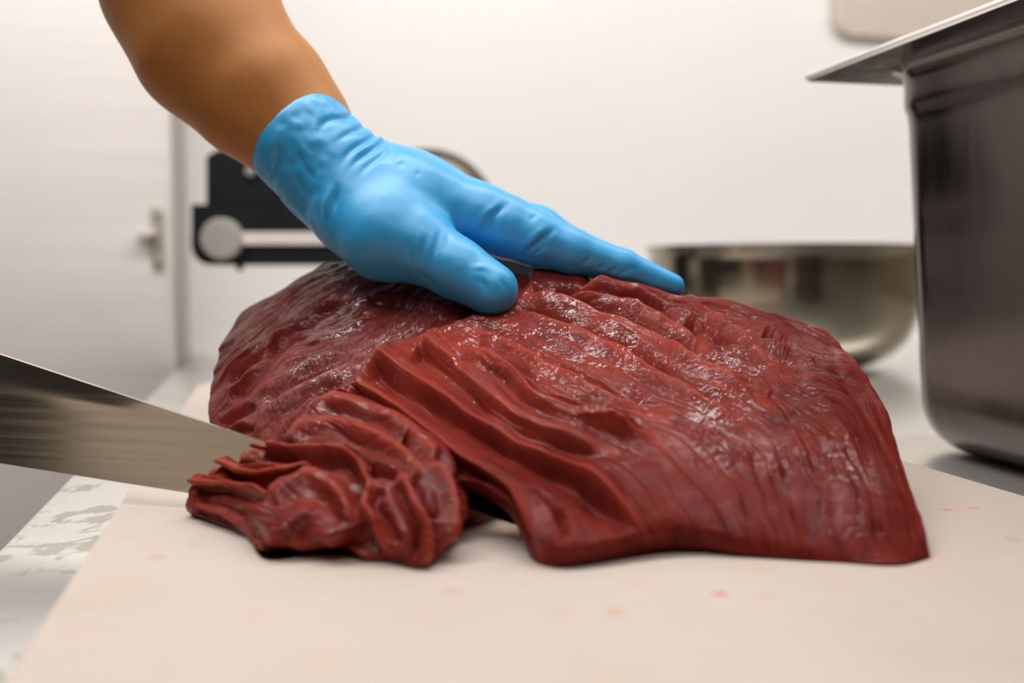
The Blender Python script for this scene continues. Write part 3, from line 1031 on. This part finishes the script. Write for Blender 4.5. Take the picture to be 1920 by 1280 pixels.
EL = [([(414, 718), (459, 668), (500, 644), (542, 611), (595, 573), (655, 546)], .0022, 12, 0, 10, 8, .0036, 14, 9), ([(420, 745), (450, 715), (482, 680), (524, 632), (560, 622), (600, 628)], .0022, 11, .002, 14, 9, .003, 14, 9),
      ([(480, 745), (512, 718), (548, 695), (607, 668), (667, 650)], .0030, 9, .0012, 12, 9, .0036, 14, 9), ([(474, 815), (500, 770), (548, 735), (600, 712), (650, 690)], .0018, 13, .002, 16, 10, .003, 18, 10),
      ([(410, 790), (440, 770), (470, 745)], .0018, 9, 0, 10, 8, .003, 12, 8), ([(405, 830), (440, 800), (480, 790)], .0016, 10, 0, 10, 8, .003, 12, 8), ([(690, 548), (760, 560), (830, 575)], .0014, 14, 0, 10, 8, .002, 16, 10)]
for ln, h, wd, gb, ob, wb, gf, of, wf in EL: disp += ridge(px, py, ln, h, wd, gb, ob, wb, gf, of, wf) * (1 - 0.8 * right)
# torn left edge of the fresh layers stands proud of the silvery bed
disp += 0.0032 * sm(-6, 8, -dB) * np.exp(-np.clip(-dB, 0, 400) / 45.0) - 0.0024 * np.exp(-((dB - 12) / 10.0) ** 2)
soft = sm(0.003, 0.012, V[:, 2])
V2 = V + Nf * (disp * vis * soft)[:, None]
V2[:, 2] = np.maximum(V2[:, 2], 0.0006)
me = mesh_np('raw_beef', V2, grid_quads(nu, nv))
fibre = right * (0.5 + 0.45 * r2 + 0.45 * r3 + 0.3 * r4) + (1 - right) * (0.48 + 0.45 * l2 + 0.35 * l3 + strand * 0.25 * lx1)
add_attr(me, 'fibre', np.clip(fibre, 0, 1))
fl_ = np.where(right > 0.5, flowR + warp, np.where(strand > 0.35, px - 0.25 * py + 400, flowL + warp + 900)); al_ = np.where(right > 0.5, px + 0.5 * py, np.where(strand > 0.35, flowL, px - 0.8 * py))
add_attr(me, 'flow', fl_ / 10.0); add_attr(me, 'along', al_ / 10.0)
sil = 0.75 * np.exp(-((flowL + 32) / 26.0) ** 2) * (1 - right) * sm(640, 560, py) + 0.55 * strand
for cx, cy, rx, ry, a in ((1425, 822, 45, 14, .9), (1640, 905, 26, 46, .6), (1575, 930, 12, 34, .7), (1440, 850, 26, 18, .5), (1015, 985, 14, 40, .6), (720, 640, 40, 22, .4), (880, 610, 40, 16, .35)):
    sil = sil + a * np.exp(-((px - cx) / rx) ** 2 - ((py - cy) / ry) ** 2)
add_attr(me, 'silver', np.clip(sil * vis, 0, 1))
wetv = 0.28 - 0.21 * sm(800, 900, py - 0.10 * (px - 1100))
for cx, cy, rx, ry, a in ((1000, 620, 190, 75, .45), (700, 600, 90, 70, .6), (600, 720, 70, 60, .45), (1180, 560, 120, 40, .30), (800, 690, 120, 40, .5), (1250, 700, 120, 60, .15), (1530, 640, 60, 40, .4), (1000, 830, 120, 60, .15), (1330, 790, 40, 20, .6), (1620, 900, 50, 80, .3)):
    wetv = wetv + a * np.exp(-((px - cx) / rx) ** 2 - ((py - cy) / ry) ** 2)
add_attr(me, 'wet', np.clip(wetv, 0, 0.95))
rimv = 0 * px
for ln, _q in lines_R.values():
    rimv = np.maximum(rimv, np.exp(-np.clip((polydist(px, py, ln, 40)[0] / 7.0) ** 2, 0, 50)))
add_attr(me, 'fresh_lit', np.clip(0.5 * rimv * right + right * (0.55 + 0.6 * perlin(px / 110.0, py / 70.0, 3.0) + 0.5 * r3) * np.exp(-((py - 660 - 0.15 * (px - 900)) / 130.0) ** 2) * sm(1560, 1200, px), 0, 1))  # brighter red painted on the lit upper centre and translucent crest rims
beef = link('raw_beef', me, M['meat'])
tag(beef, 'large deep red slab of raw beef with torn ridges pressed down by the gloved hand', 'meat')


# the half cut slice that rolls over the knife at the front left
def close_lobe(pts):
    a, b = pts[0], pts[-1]
    first = np.array([a[0] * 1.02, a[1] + 0.016, max(0.0008, a[2] * 0.3)])
    back = b - pts[-2]; back[2] = 0; back /= np.linalg.norm(back) + 1e-9
    b1 = b + back * 0.010 - np.array([0, 0, 0.006 + 0.15 * b[2]])
    b2 = b + back * 0.006; b2[2] = b[2] * 0.45
    b3 = b.copy(); b3[2] = 0.0008
    return [first, *pts, b1, b2, b3]


lobe = [
    (0.00, [(352, 958, .457), (351, 950, .456), (352, 941, .457), (355, 932, .458), (360, 922, .459), (364, 914, .461), (368, 903, .463)]),
    (0.17, [G(455, 1004), (448, 985, .424), (440, 960, .425), (435, 935, .430), (430, 910, .438), (428, 888, .447), (430, 866, .455)]),
    (0.34, [G(497, 1049), (500, 1040, .398), (510, 1016, .402), (515, 994, .386), (522, 930, .403), (525, 880, .425), (515, 834, .448)]),
    (0.51, [G(600, 1040), (614, 1016, .405), (622, 998, .384), (626, 930, .398), (620, 870, .418), (605, 810, .442), (585, 752, .470)]),
    (0.68, [G(720, 1053), (720, 1020, .383), (722, 975, .385), (715, 920, .395), (705, 860, .415), (690, 800, .440), (660, 744, .470)]),
    (0.84, [G(800, 1066), (803, 1030, .377), (805, 980, .381), (803, 925, .391), (795, 870, .410), (780, 825, .432), (745, 778, .460)]),
    (0.94, [(850, 1002, .395), (858, 985, .394), (865, 960, .397), (868, 930, .403), (862, 895, .413), (848, 860, .427), (820, 825, .447)]),
    (1.00, [(862, 985, .410), (870, 970, .411), (876, 950, .413), (876, 925, .418), (870, 895, .427), (858, 865, .437), (832, 836, .452)]),
]
Gl, tl = loft([b for _, b in lobe], [s for s, _ in lobe], 520, 420, close_lobe)
capL = end_cap(Gl[0], 0.004, 14)[::-1]; capR = end_cap(Gl[-1], -0.006, 14)
Gl = np.concatenate([capL, Gl, capR], 0)
nu, nv = Gl.shape[:2]
N = grid_normals(Gl)
if (N[nu // 2, nv // 3] @ np.array([0, -1, 0.5])) < 0: N = -N
V = Gl.reshape(-1, 3); Nf = N.reshape(-1, 3)
px, py, _D = project(V)
tt = np.tile(np.linspace(0, 1, nv), (nu, 1)).ravel()
vis = sm(tl[1] - 0.01, tl[1] + 0.02, tt) * (1 - sm(tl[7], tl[8], tt))
capw = np.ones(nu); capw[:14] = np.linspace(0, 1, 14); capw[-14:] = np.linspace(1, 0, 14)
vis = vis * np.repeat(capw, nv)
LR = [
    ([(476, 833), (539, 844), (601, 847), (657, 855), (679, 880), (688, 905)], .0045, 9, .0035, 15, 8, .0050, 16, 10),
    ([(414, 864), (451, 880), (482, 885), (523, 880), (570, 872)], .0050, 9, .0025, 14, 8, .0045, 16, 10),
    ([(360, 902), (414, 902), (457, 914), (500, 915)], .0040, 9, .0020, 14, 8, .0030, 16, 10),
    ([(500, 940), (545, 908), (585, 896), (620, 912), (650, 945), (668, 975)], .0045, 20, .0030, 26, 14, .0020, 30, 16),
    ([(490, 1005), (554, 1012), (586, 1018), (632, 1006), (673, 1028), (726, 1056)], .0040, 13, .0010, 26, 16, .0045, 22, 14),
    ([(700, 900), (682, 944), (704, 981), (732, 1037)], .0040, 12, .0040, 18, 11, .0040, 18, 11),
    ([(757, 890), (773, 934), (801, 997), (795, 1060)], .0045, 12, .0050, 20, 12, .0050, 20, 12),
    ([(798, 862), (839, 903), (851, 966), (832, 1028)], .0040, 12, .0050, 20, 12, .0020, 20, 12),
    ([(600, 742), (660, 752), (740, 785), (800, 833), (846, 895)], .0020, 12, 0, 10, 8, .0028, 18, 10),
    ([(545, 795), (620, 790), (690, 810), (760, 850), (790, 880)], .0024, 14, .0018, 18, 12, .0024, 22, 12),
    ([(365, 945), (410, 960), (455, 985)], .0022, 9, .0022, 12, 8, .0022, 12, 8),
    ([(755, 815), (765, 830)], -.0060, 10, 0, 1, 1, 0, 1, 1),
    ([(690, 870), (720, 880), (745, 885)], -.0060, 10, 0, 1, 1, 0, 1, 1),
]
disp = 0 * px
for ln, h, wd, gb, ob, wb, gf, of, wf in LR: disp += ridge(px, py, ln, h, wd, gb, ob, wb, gf, of, wf, (0.1, 0.15))
fl = py - 0.35 * px + 30 * perlin(px / 90.0, py / 90.0, 2.0)
n2 = perlin(fl / 12.0, px / 80.0, 41.0); n3 = perlin(fl / 5.0, px / 45.0, 43.0)
disp += 0.0010 * n2 + 0.0005 * n3 + 0.0020 * perlin(V[:, 0] * 55, V[:, 1] * 55, V[:, 2] * 55)
V2 = V + Nf * (disp * vis)[:, None]
V2[:, 2] = np.maximum(V2[:, 2], 0.0006)
me = mesh_np('cut_slice', V2, grid_quads(nu, nv))
add_attr(me, 'fibre', np.clip(0.52 + 0.4 * n2 + 0.4 * n3, 0, 1)); add_attr(me, 'flow', fl / 10.0); add_attr(me, 'along', px / 10.0)
add_attr(me, 'silver', 0.4 * np.exp(-((px - 660) / 60.0) ** 2 - ((py - 775) / 12.0) ** 2) + 0.45 * np.exp(-((px - 600) / 40.0) ** 2 - ((py - 880) / 16.0) ** 2))
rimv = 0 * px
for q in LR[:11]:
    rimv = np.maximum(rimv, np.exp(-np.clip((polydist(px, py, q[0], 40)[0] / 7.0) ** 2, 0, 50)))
add_attr(me, 'wet', np.full(len(px), 0.4)); add_attr(me, 'fresh_lit', np.clip(0.7 * rimv + 0.15 + 0.4 * perlin(px / 70.0, py / 60.0, 8.0), 0, 1))  # last attribute paints a translucent edge glow along the folds
cut = link('cut_slice', me, M['meat'], beef)
cut['label'] = 'half cut slice curling over the knife tip'

# curled ribbons at the cut end of the slice, lying over the blade
def ribbon(poly, D, r, name='slice_fold', squash=0.5):
    p = resample([P(x, y, d) for (x, y), d in zip(poly, D)], 26)
    rad = [r * (0.45 + 0.55 * math.sin(math.pi * min(1, 0.12 + 0.80 * i / 25.0)) ** 0.6) for i in range(26)]
    bm = bmesh.new(); tube(bm, p, rad, 14, flat=((0, 0.25, 1), squash))
    for v in bm.verts:
        q = v.co
        v.co += Vector((0, 0, 1)) * float(0.0011 * perlin(np.float32(q.x * 130), np.float32(q.y * 130), np.float32(q.z * 130)))
    bmesh.ops.subdivide_edges(bm, edges=bm.edges, cuts=1, use_grid_fill=True, smooth=0.6)
    o = from_bm(name, bm, M['meat'], beef, angle=180)
    n = len(o.data.vertices)
    add_attr(o.data, 'fibre', np.full(n, 0.6)); add_attr(o.data, 'flow', np.array([v.co.z for v in o.data.vertices]) * 400); add_attr(o.data, 'along', np.array([v.co.x for v in o.data.vertices]) * 400); add_attr(o.data, 'silver', np.zeros(n)); add_attr(o.data, 'wet', np.full(n, 0.4)); add_attr(o.data, 'fresh_lit', np.full(n, 0.8))
    return o


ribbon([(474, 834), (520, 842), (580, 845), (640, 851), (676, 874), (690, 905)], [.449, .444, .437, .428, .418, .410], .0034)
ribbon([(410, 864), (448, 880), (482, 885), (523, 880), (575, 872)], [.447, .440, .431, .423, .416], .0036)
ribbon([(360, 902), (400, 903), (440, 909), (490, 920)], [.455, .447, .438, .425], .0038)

# ------------------------------------------------------------------ knife
kd = lambda x: 0.50 - 0.078 * x / 1000.0
top = [(-150, 616), (0, 665), (150, 714), (300, 763), (400, 796), (490, 825), (700, 893), (880, 953), (980, 988), (1040, 1006)]
bot = [(1056, 1008), (1020, 1009), (950, 1008), (880, 1003), (700, 978), (490, 945), (360, 925), (200, 900), (0, 868), (-150, 844)]
kn = empty('butcher_knife', P(0, 868, kd(0)), 'long steel butcher knife entering from the left and cutting into the meat', 'knife')


def blade_y(q, lean):
    x, y = q
    return P(x, y, kd(x))


bm = bmesh.new()
nS = 60
tp = resample(top, nS); bt = resample(bot[::-1], nS)
grid = []
for i in range(nS):
    colv = []
    for j in range(9):
        v = j / 8.0
        x, y = tp[i] * (1 - v) + bt[i] * v
        p = P(x, y, kd(x)) + np.array([0, 1, 0]) * (max(0, 0.22 - v) * 0.054 * 0.22 * max(0, 1 - i / 26.0))
        half = 0.0014 * (1 - v) ** 0.8 * (1 - 0.7 * i / nS) + 0.00012
        colv.append((p, half))
    grid.append(colv)
back_dir = np.array([0, 1.0, 0])
fv = [[bm.verts.new(tuple(p - back_dir * hf)) for p, hf in c] for c in grid]
bv_ = [[bm.verts.new(tuple(p + back_dir * hf)) for p, hf in c] for c in grid]
for i in range(nS - 1):
    for j in range(8):
        bm.faces.new((fv[i][j], fv[i + 1][j], fv[i + 1][j + 1], fv[i][j + 1]))
        bm.faces.new((bv_[i][j], bv_[i][j + 1], bv_[i + 1][j + 1], bv_[i + 1][j]))
    bm.faces.new((fv[i][0], bv_[i][0], bv_[i + 1][0], fv[i + 1][0]))
    bm.faces.new((fv[i][8], fv[i + 1][8], bv_[i + 1][8], bv_[i][8]))
for c in (0, nS - 1):
    for j in range(8): bm.faces.new((fv[c][j], fv[c][j + 1], bv_[c][j + 1], bv_[c][j]))
from_bm('blade', bm, M['blade'], kn, angle=25)
# handle, outside the picture on the left
hp = [P(-140, 690, kd(-140)), P(-260, 660, kd(-260)), P(-400, 615, kd(-400)), P(-540, 570, kd(-540)), P(-600, 552, kd(-600))]
bm = bmesh.new(); tube(bm, resample(hp, 24), [.016 + .003 * math.sin(k * 0.5) for k in range(24)], 18, flat=((0, 1, 0), 0.65))
from_bm('handle', bm, M['handle'], kn, angle=60)

# ------------------------------------------------------------------ person: forearm, hand and glove
pr = empty('person', P(400, 60, .60), "bare brown forearm and hand in a blue glove pressing the meat", 'person')


def field(prims, lo, hi, step, clip=None):
    n = np.ceil((np.array(hi) - lo) / step).astype(int) + 1
    ax = [lo[k] + step * np.arange(n[k]) for k in range(3)]
    f = np.full(tuple(n), 1.0, np.float32)
    for a, b, ra, rb, kk in prims:
        mn = np.minimum(a, b) - max(ra, rb) - 0.03; mx = np.maximum(a, b) + max(ra, rb) + 0.03
        sl_ = tuple(slice(max(0, int((mn[k] - lo[k]) / step)), max(0, min(n[k], int((mx[k] - lo[k]) / step) + 2))) for k in range(3))
        X = np.stack(np.meshgrid(ax[0][sl_[0]], ax[1][sl_[1]], ax[2][sl_[2]], indexing='ij'), -1)
        if X.size == 0: continue
        d = capsule(X, a, b, ra, rb)
        f[sl_] = smin(f[sl_], d, kk) if kk > 0 else np.minimum(f[sl_], d)
    return f, ax


def chain(pts, rads, k):
    q = [P(*p) for p in pts]
    return [(q[i], q[i + 1], rads[i], rads[i + 1], k) for i in range(len(q) - 1)]


# gloved hand
prims = []
prims += chain([(563, 262, .590), (602, 302, .590), (652, 350, .590)], [.0322, .0290, .0280], .012)        # cuff and wrist
prims += chain([(652, 352, .590), (760, 372, .588), (905, 408, .586)], [.0275, .0240, .0190], .018)        # index side of the hand
prims += chain([(652, 348, .610), (780, 372, .612), (890, 402, .612)], [.0255, .0225, .0180], .018)        # middle
prims += chain([(654, 352, .625), (770, 385, .634), (860, 408, .636)], [.0235, .0210, .0170], .018)        # ring
prims += chain([(656, 365, .635), (750, 405, .650), (820, 422, .655)], [.0215, .0190, .0155], .018)        # little
prims += chain([(682, 414, .575), (726, 438, .568)], [.0245, .0255], .018)                                   # ball of the thumb
prims += chain([(726, 440, .567), (782, 460, .562)], [.0250, .0205], .010)
prims += chain([(782, 460, .562), (856, 503, .556), (922, 542, .550)], [.0205, .0168, .0148], .004)
idx = chain([(900, 405, .586), (950, 426, .585), (1000, 445, .583), (1070, 470, .583), (1165, 500, .586), (1260, 536, .590)], [.0188, .0182, .0162, .0130, .0105, .0075], .004)
mid = chain([(890, 395, .612), (1010, 430, .618), (1120, 492, .622), (1205, 535, .624)], [.0175, .0135, .0115, .0085], .006)
rng_ = chain([(860, 408, .636), (980, 440, .644), (1080, 492, .650), (1150, 540, .652)], [.0165, .0130, .0110, .0085], .006)
lit = chain([(820, 418, .655), (905, 430, .664), (985, 452, .670), (1040, 490, .672)], [.0150, .0115, .0098, .0075], .006)
prims += idx + mid + rng_ + lit
lo = np.array([-0.20, 0.46, 0.05]); hi = np.array([0.13, 0.74, 0.27]); step = 0.00135
f, ax = field(prims, lo, hi, step)
# open end of the cuff
pa, pb, pc = P(643, 188, .605), P(497, 348, .605), P(527, 228, .570)
cn = np.cross(pb - pa, pc - pa); cn /= np.linalg.norm(cn)
if cn @ (P(800, 400, .59) - pa) > 0: cn = -cn            # cn points up the arm
X0, Y0, Z0 = np.meshgrid(ax[0] - pa[0], ax[1] - pa[1], ax[2] - pa[2], indexing='ij')
plane = (X0 * cn[0] + Y0 * cn[1] + Z0 * cn[2]).astype(np.float32)
f = np.maximum(f, plane)
Vg, Qg = surface_nets(f, lo, step)
Vg = smooth_mesh(Vg, Qg, 4)
Ng = vert_normals(Vg, Qg)
if (Ng * (Vg - Vg.mean(0))).sum() < 0:
    Qg = Qg[:, ::-1]; Ng = -Ng
px, py, D = project(Vg)
front = sm(-0.2, 0.25, -(Ng @ FW))
wr = [  # (line, height, width)
    ([(690, 262), (655, 285), (632, 325)], -.0022, 6), ([(706, 275), (672, 300), (645, 330)], -.0020, 5), ([(716, 290), (680, 320), (662, 348)], -.0016, 5),
    ([(700, 268), (662, 294), (640, 328)], .0012, 5), ([(678, 238), (650, 252), (620, 272)], -.0020, 6), ([(645, 220), (612, 226), (588, 262)], -.0022, 8),
    ([(634, 335), (628, 375), (622, 410)], -.0022, 6), ([(622, 340), (612, 380), (606, 425)], .0014, 7), ([(525, 268), (516, 310), (512, 350)], -.0018, 8),
    ([(540, 320), (565, 350), (590, 390)], -.0014, 7), ([(560, 280), (575, 320), (605, 345)], -.0012, 7), ([(530, 345), (560, 385), (600, 420)], -.0012, 8), ([(545, 240), (575, 290), (590, 330)], .0012, 9),
    ([(965, 372), (925, 405), (890, 448)], -.0020, 6), ([(952, 362), (912, 400), (880, 440)], .0010, 7), ([(945, 402), (915, 430), (896, 458)], -.0014, 4),
    ([(1050, 420), (1015, 450), (975, 482)], -.0020, 6), ([(1036, 412), (1000, 446), (965, 478)], .0010, 7), ([(1032, 448), (1010, 470), (990, 482)], -.0012, 4), ([(1010, 400), (990, 415)], -.0010, 4),
    ([(1108, 478), (1092, 500)], -.0012, 4), ([(1140, 490), (1120, 508)], -.0012, 4), ([(1165, 495), (1140, 515)], -.0012, 4), ([(1205, 498), (1170, 510), (1150, 525)], -.0012, 5),
    ([(800, 430), (790, 470), (778, 505)], -.0012, 5), ([(815, 425), (805, 465), (792, 510)], .0008, 5), ([(828, 420), (820, 455), (812, 490)], -.0010, 4), ([(842, 425), (838, 455), (832, 480)], -.0008, 4),
    ([(770, 440), (768, 480), (770, 505)], -.0010, 5), ([(880, 505), (905, 500), (925, 512)], .0010, 6), ([(885, 520), (905, 530), (915, 560)], -.0012, 6), ([(935, 515), (945, 535), (950, 555)], -.0008, 4),
    ([(780, 505), (795, 520), (812, 530)], -.0012, 5), ([(805, 520), (822, 545)], -.0012, 4), ([(760, 300), (745, 315)], -.0008, 5), ([(790, 318), (778, 332)], -.0007, 5), ([(735, 290), (720, 308)], -.0008, 5),
]
dg = 0 * px
for ln, h, wd in wr:
    wrist = ln[0][1] < 300 and 640 < ln[0][0] < 800
    if wrist: ln = [(2 * ln[0][0] - 0.5 * (ln[0][0] + ln[1][0]), 2 * ln[0][1] - 0.5 * (ln[0][1] + ln[1][1]))] + ln
    dg += ridge(px, py, ln, h * 0.9, wd * 0.8, ends=(0.02, 0.6) if wrist else (0.5, 0.5))
cuffm = sm(650, 590, px + 0.25 * (py - 300))
dg += cuffm * sm(0.0, 0.012, -((Vg - pa) @ cn)) * (0.0014 * perlin(Vg[:, 0] * 70, Vg[:, 1] * 70, Vg[:, 2] * 70) + 0.0010 * perlin(Vg[:, 0] * 170, Vg[:, 1] * 170, Vg[:, 2] * 170))
dg += 0.0004 * perlin(Vg[:, 0] * 110, Vg[:, 1] * 110, Vg[:, 2] * 110)
Vg = Vg + Ng * (dg * front)[:, None]
Vg = smooth_mesh(Vg, Qg, 1, 0.4)
Vh = Vg - Ng * 0.0  # glove surface
glove = link('glove', mesh_np('glove', Vg, Qg), M['glove'], pr)
glove['label'] = 'blue disposable glove with a wrinkled cuff'
# rolled bead of the cuff
rim_ids = np.nonzero(np.abs((Vg - pa) @ cn) < 0.0012)[0]
rp = Vg[rim_ids]; c0 = rp.mean(0)
ux = (pa - c0); ux -= cn * (ux @ cn); ux /= np.linalg.norm(ux); uy = np.cross(cn, ux)
an = np.arctan2((rp - c0) @ uy, (rp - c0) @ ux); rr = np.linalg.norm(rp - c0, axis=1)
K = 72; ringp = []
for k in range(K):
    m_ = np.abs(((an - (-math.pi + 2 * math.pi * (k + .5) / K) + math.pi) % (2 * math.pi)) - math.pi) < math.pi / K * 1.6
    ringp.append(rr[m_].max() if m_.any() else rr.mean())
ringp = np.array(ringp); ringp = (np.roll(ringp, 1) + ringp + np.roll(ringp, -1)) / 3
pts = [c0 + (ux * math.cos(-math.pi + 2 * math.pi * (k + .5) / K) + uy * math.sin(-math.pi + 2 * math.pi * (k + .5) / K)) * (ringp[k] - 0.0009) for k in range(K)]
bm = bmesh.new(); tube(bm, pts + [pts[0]], [.0008] * (K + 1), 8, cap=False)
bd = from_bm('cuff_bead', bm, M['glove'], glove, angle=180)

# arm: forearm, elbow and upper arm in one surface, running into the cuff
arm = chain([(640, 336, .592), (600, 300, .592), (562, 260, .592), (482, 178, .597), (400, 85, .605), (352, -20, .612), (300, -230, .63), (255, -380, .65)],
            [.0190, .0230, .0285, .0375, .0455, .0490, .0500, .0480], .014)
arm += [(P(255, -380, .65), P(60, -560, .72), .048, .055, .03), (P(545, 150, .605), P(588, 210, .60), .017, .015, .02)]
lo2 = np.array([-0.46, 0.46, 0.15]); hi2 = np.array([0.02, 0.82, 0.68]); st2 = 0.003
f2, _ = field(arm, lo2, hi2, st2)
Va, Qa = surface_nets(f2, lo2, st2)
Va = smooth_mesh(Va, Qa, 4)
Na = vert_normals(Va, Qa)
if (Na * (Va - Va.mean(0))).sum() < 0: Qa = Qa[:, ::-1]
arm_o = link('forearm', mesh_np('forearm', Va, Qa), M['skin'], pr)
arm_o['label'] = 'bare brown forearm'
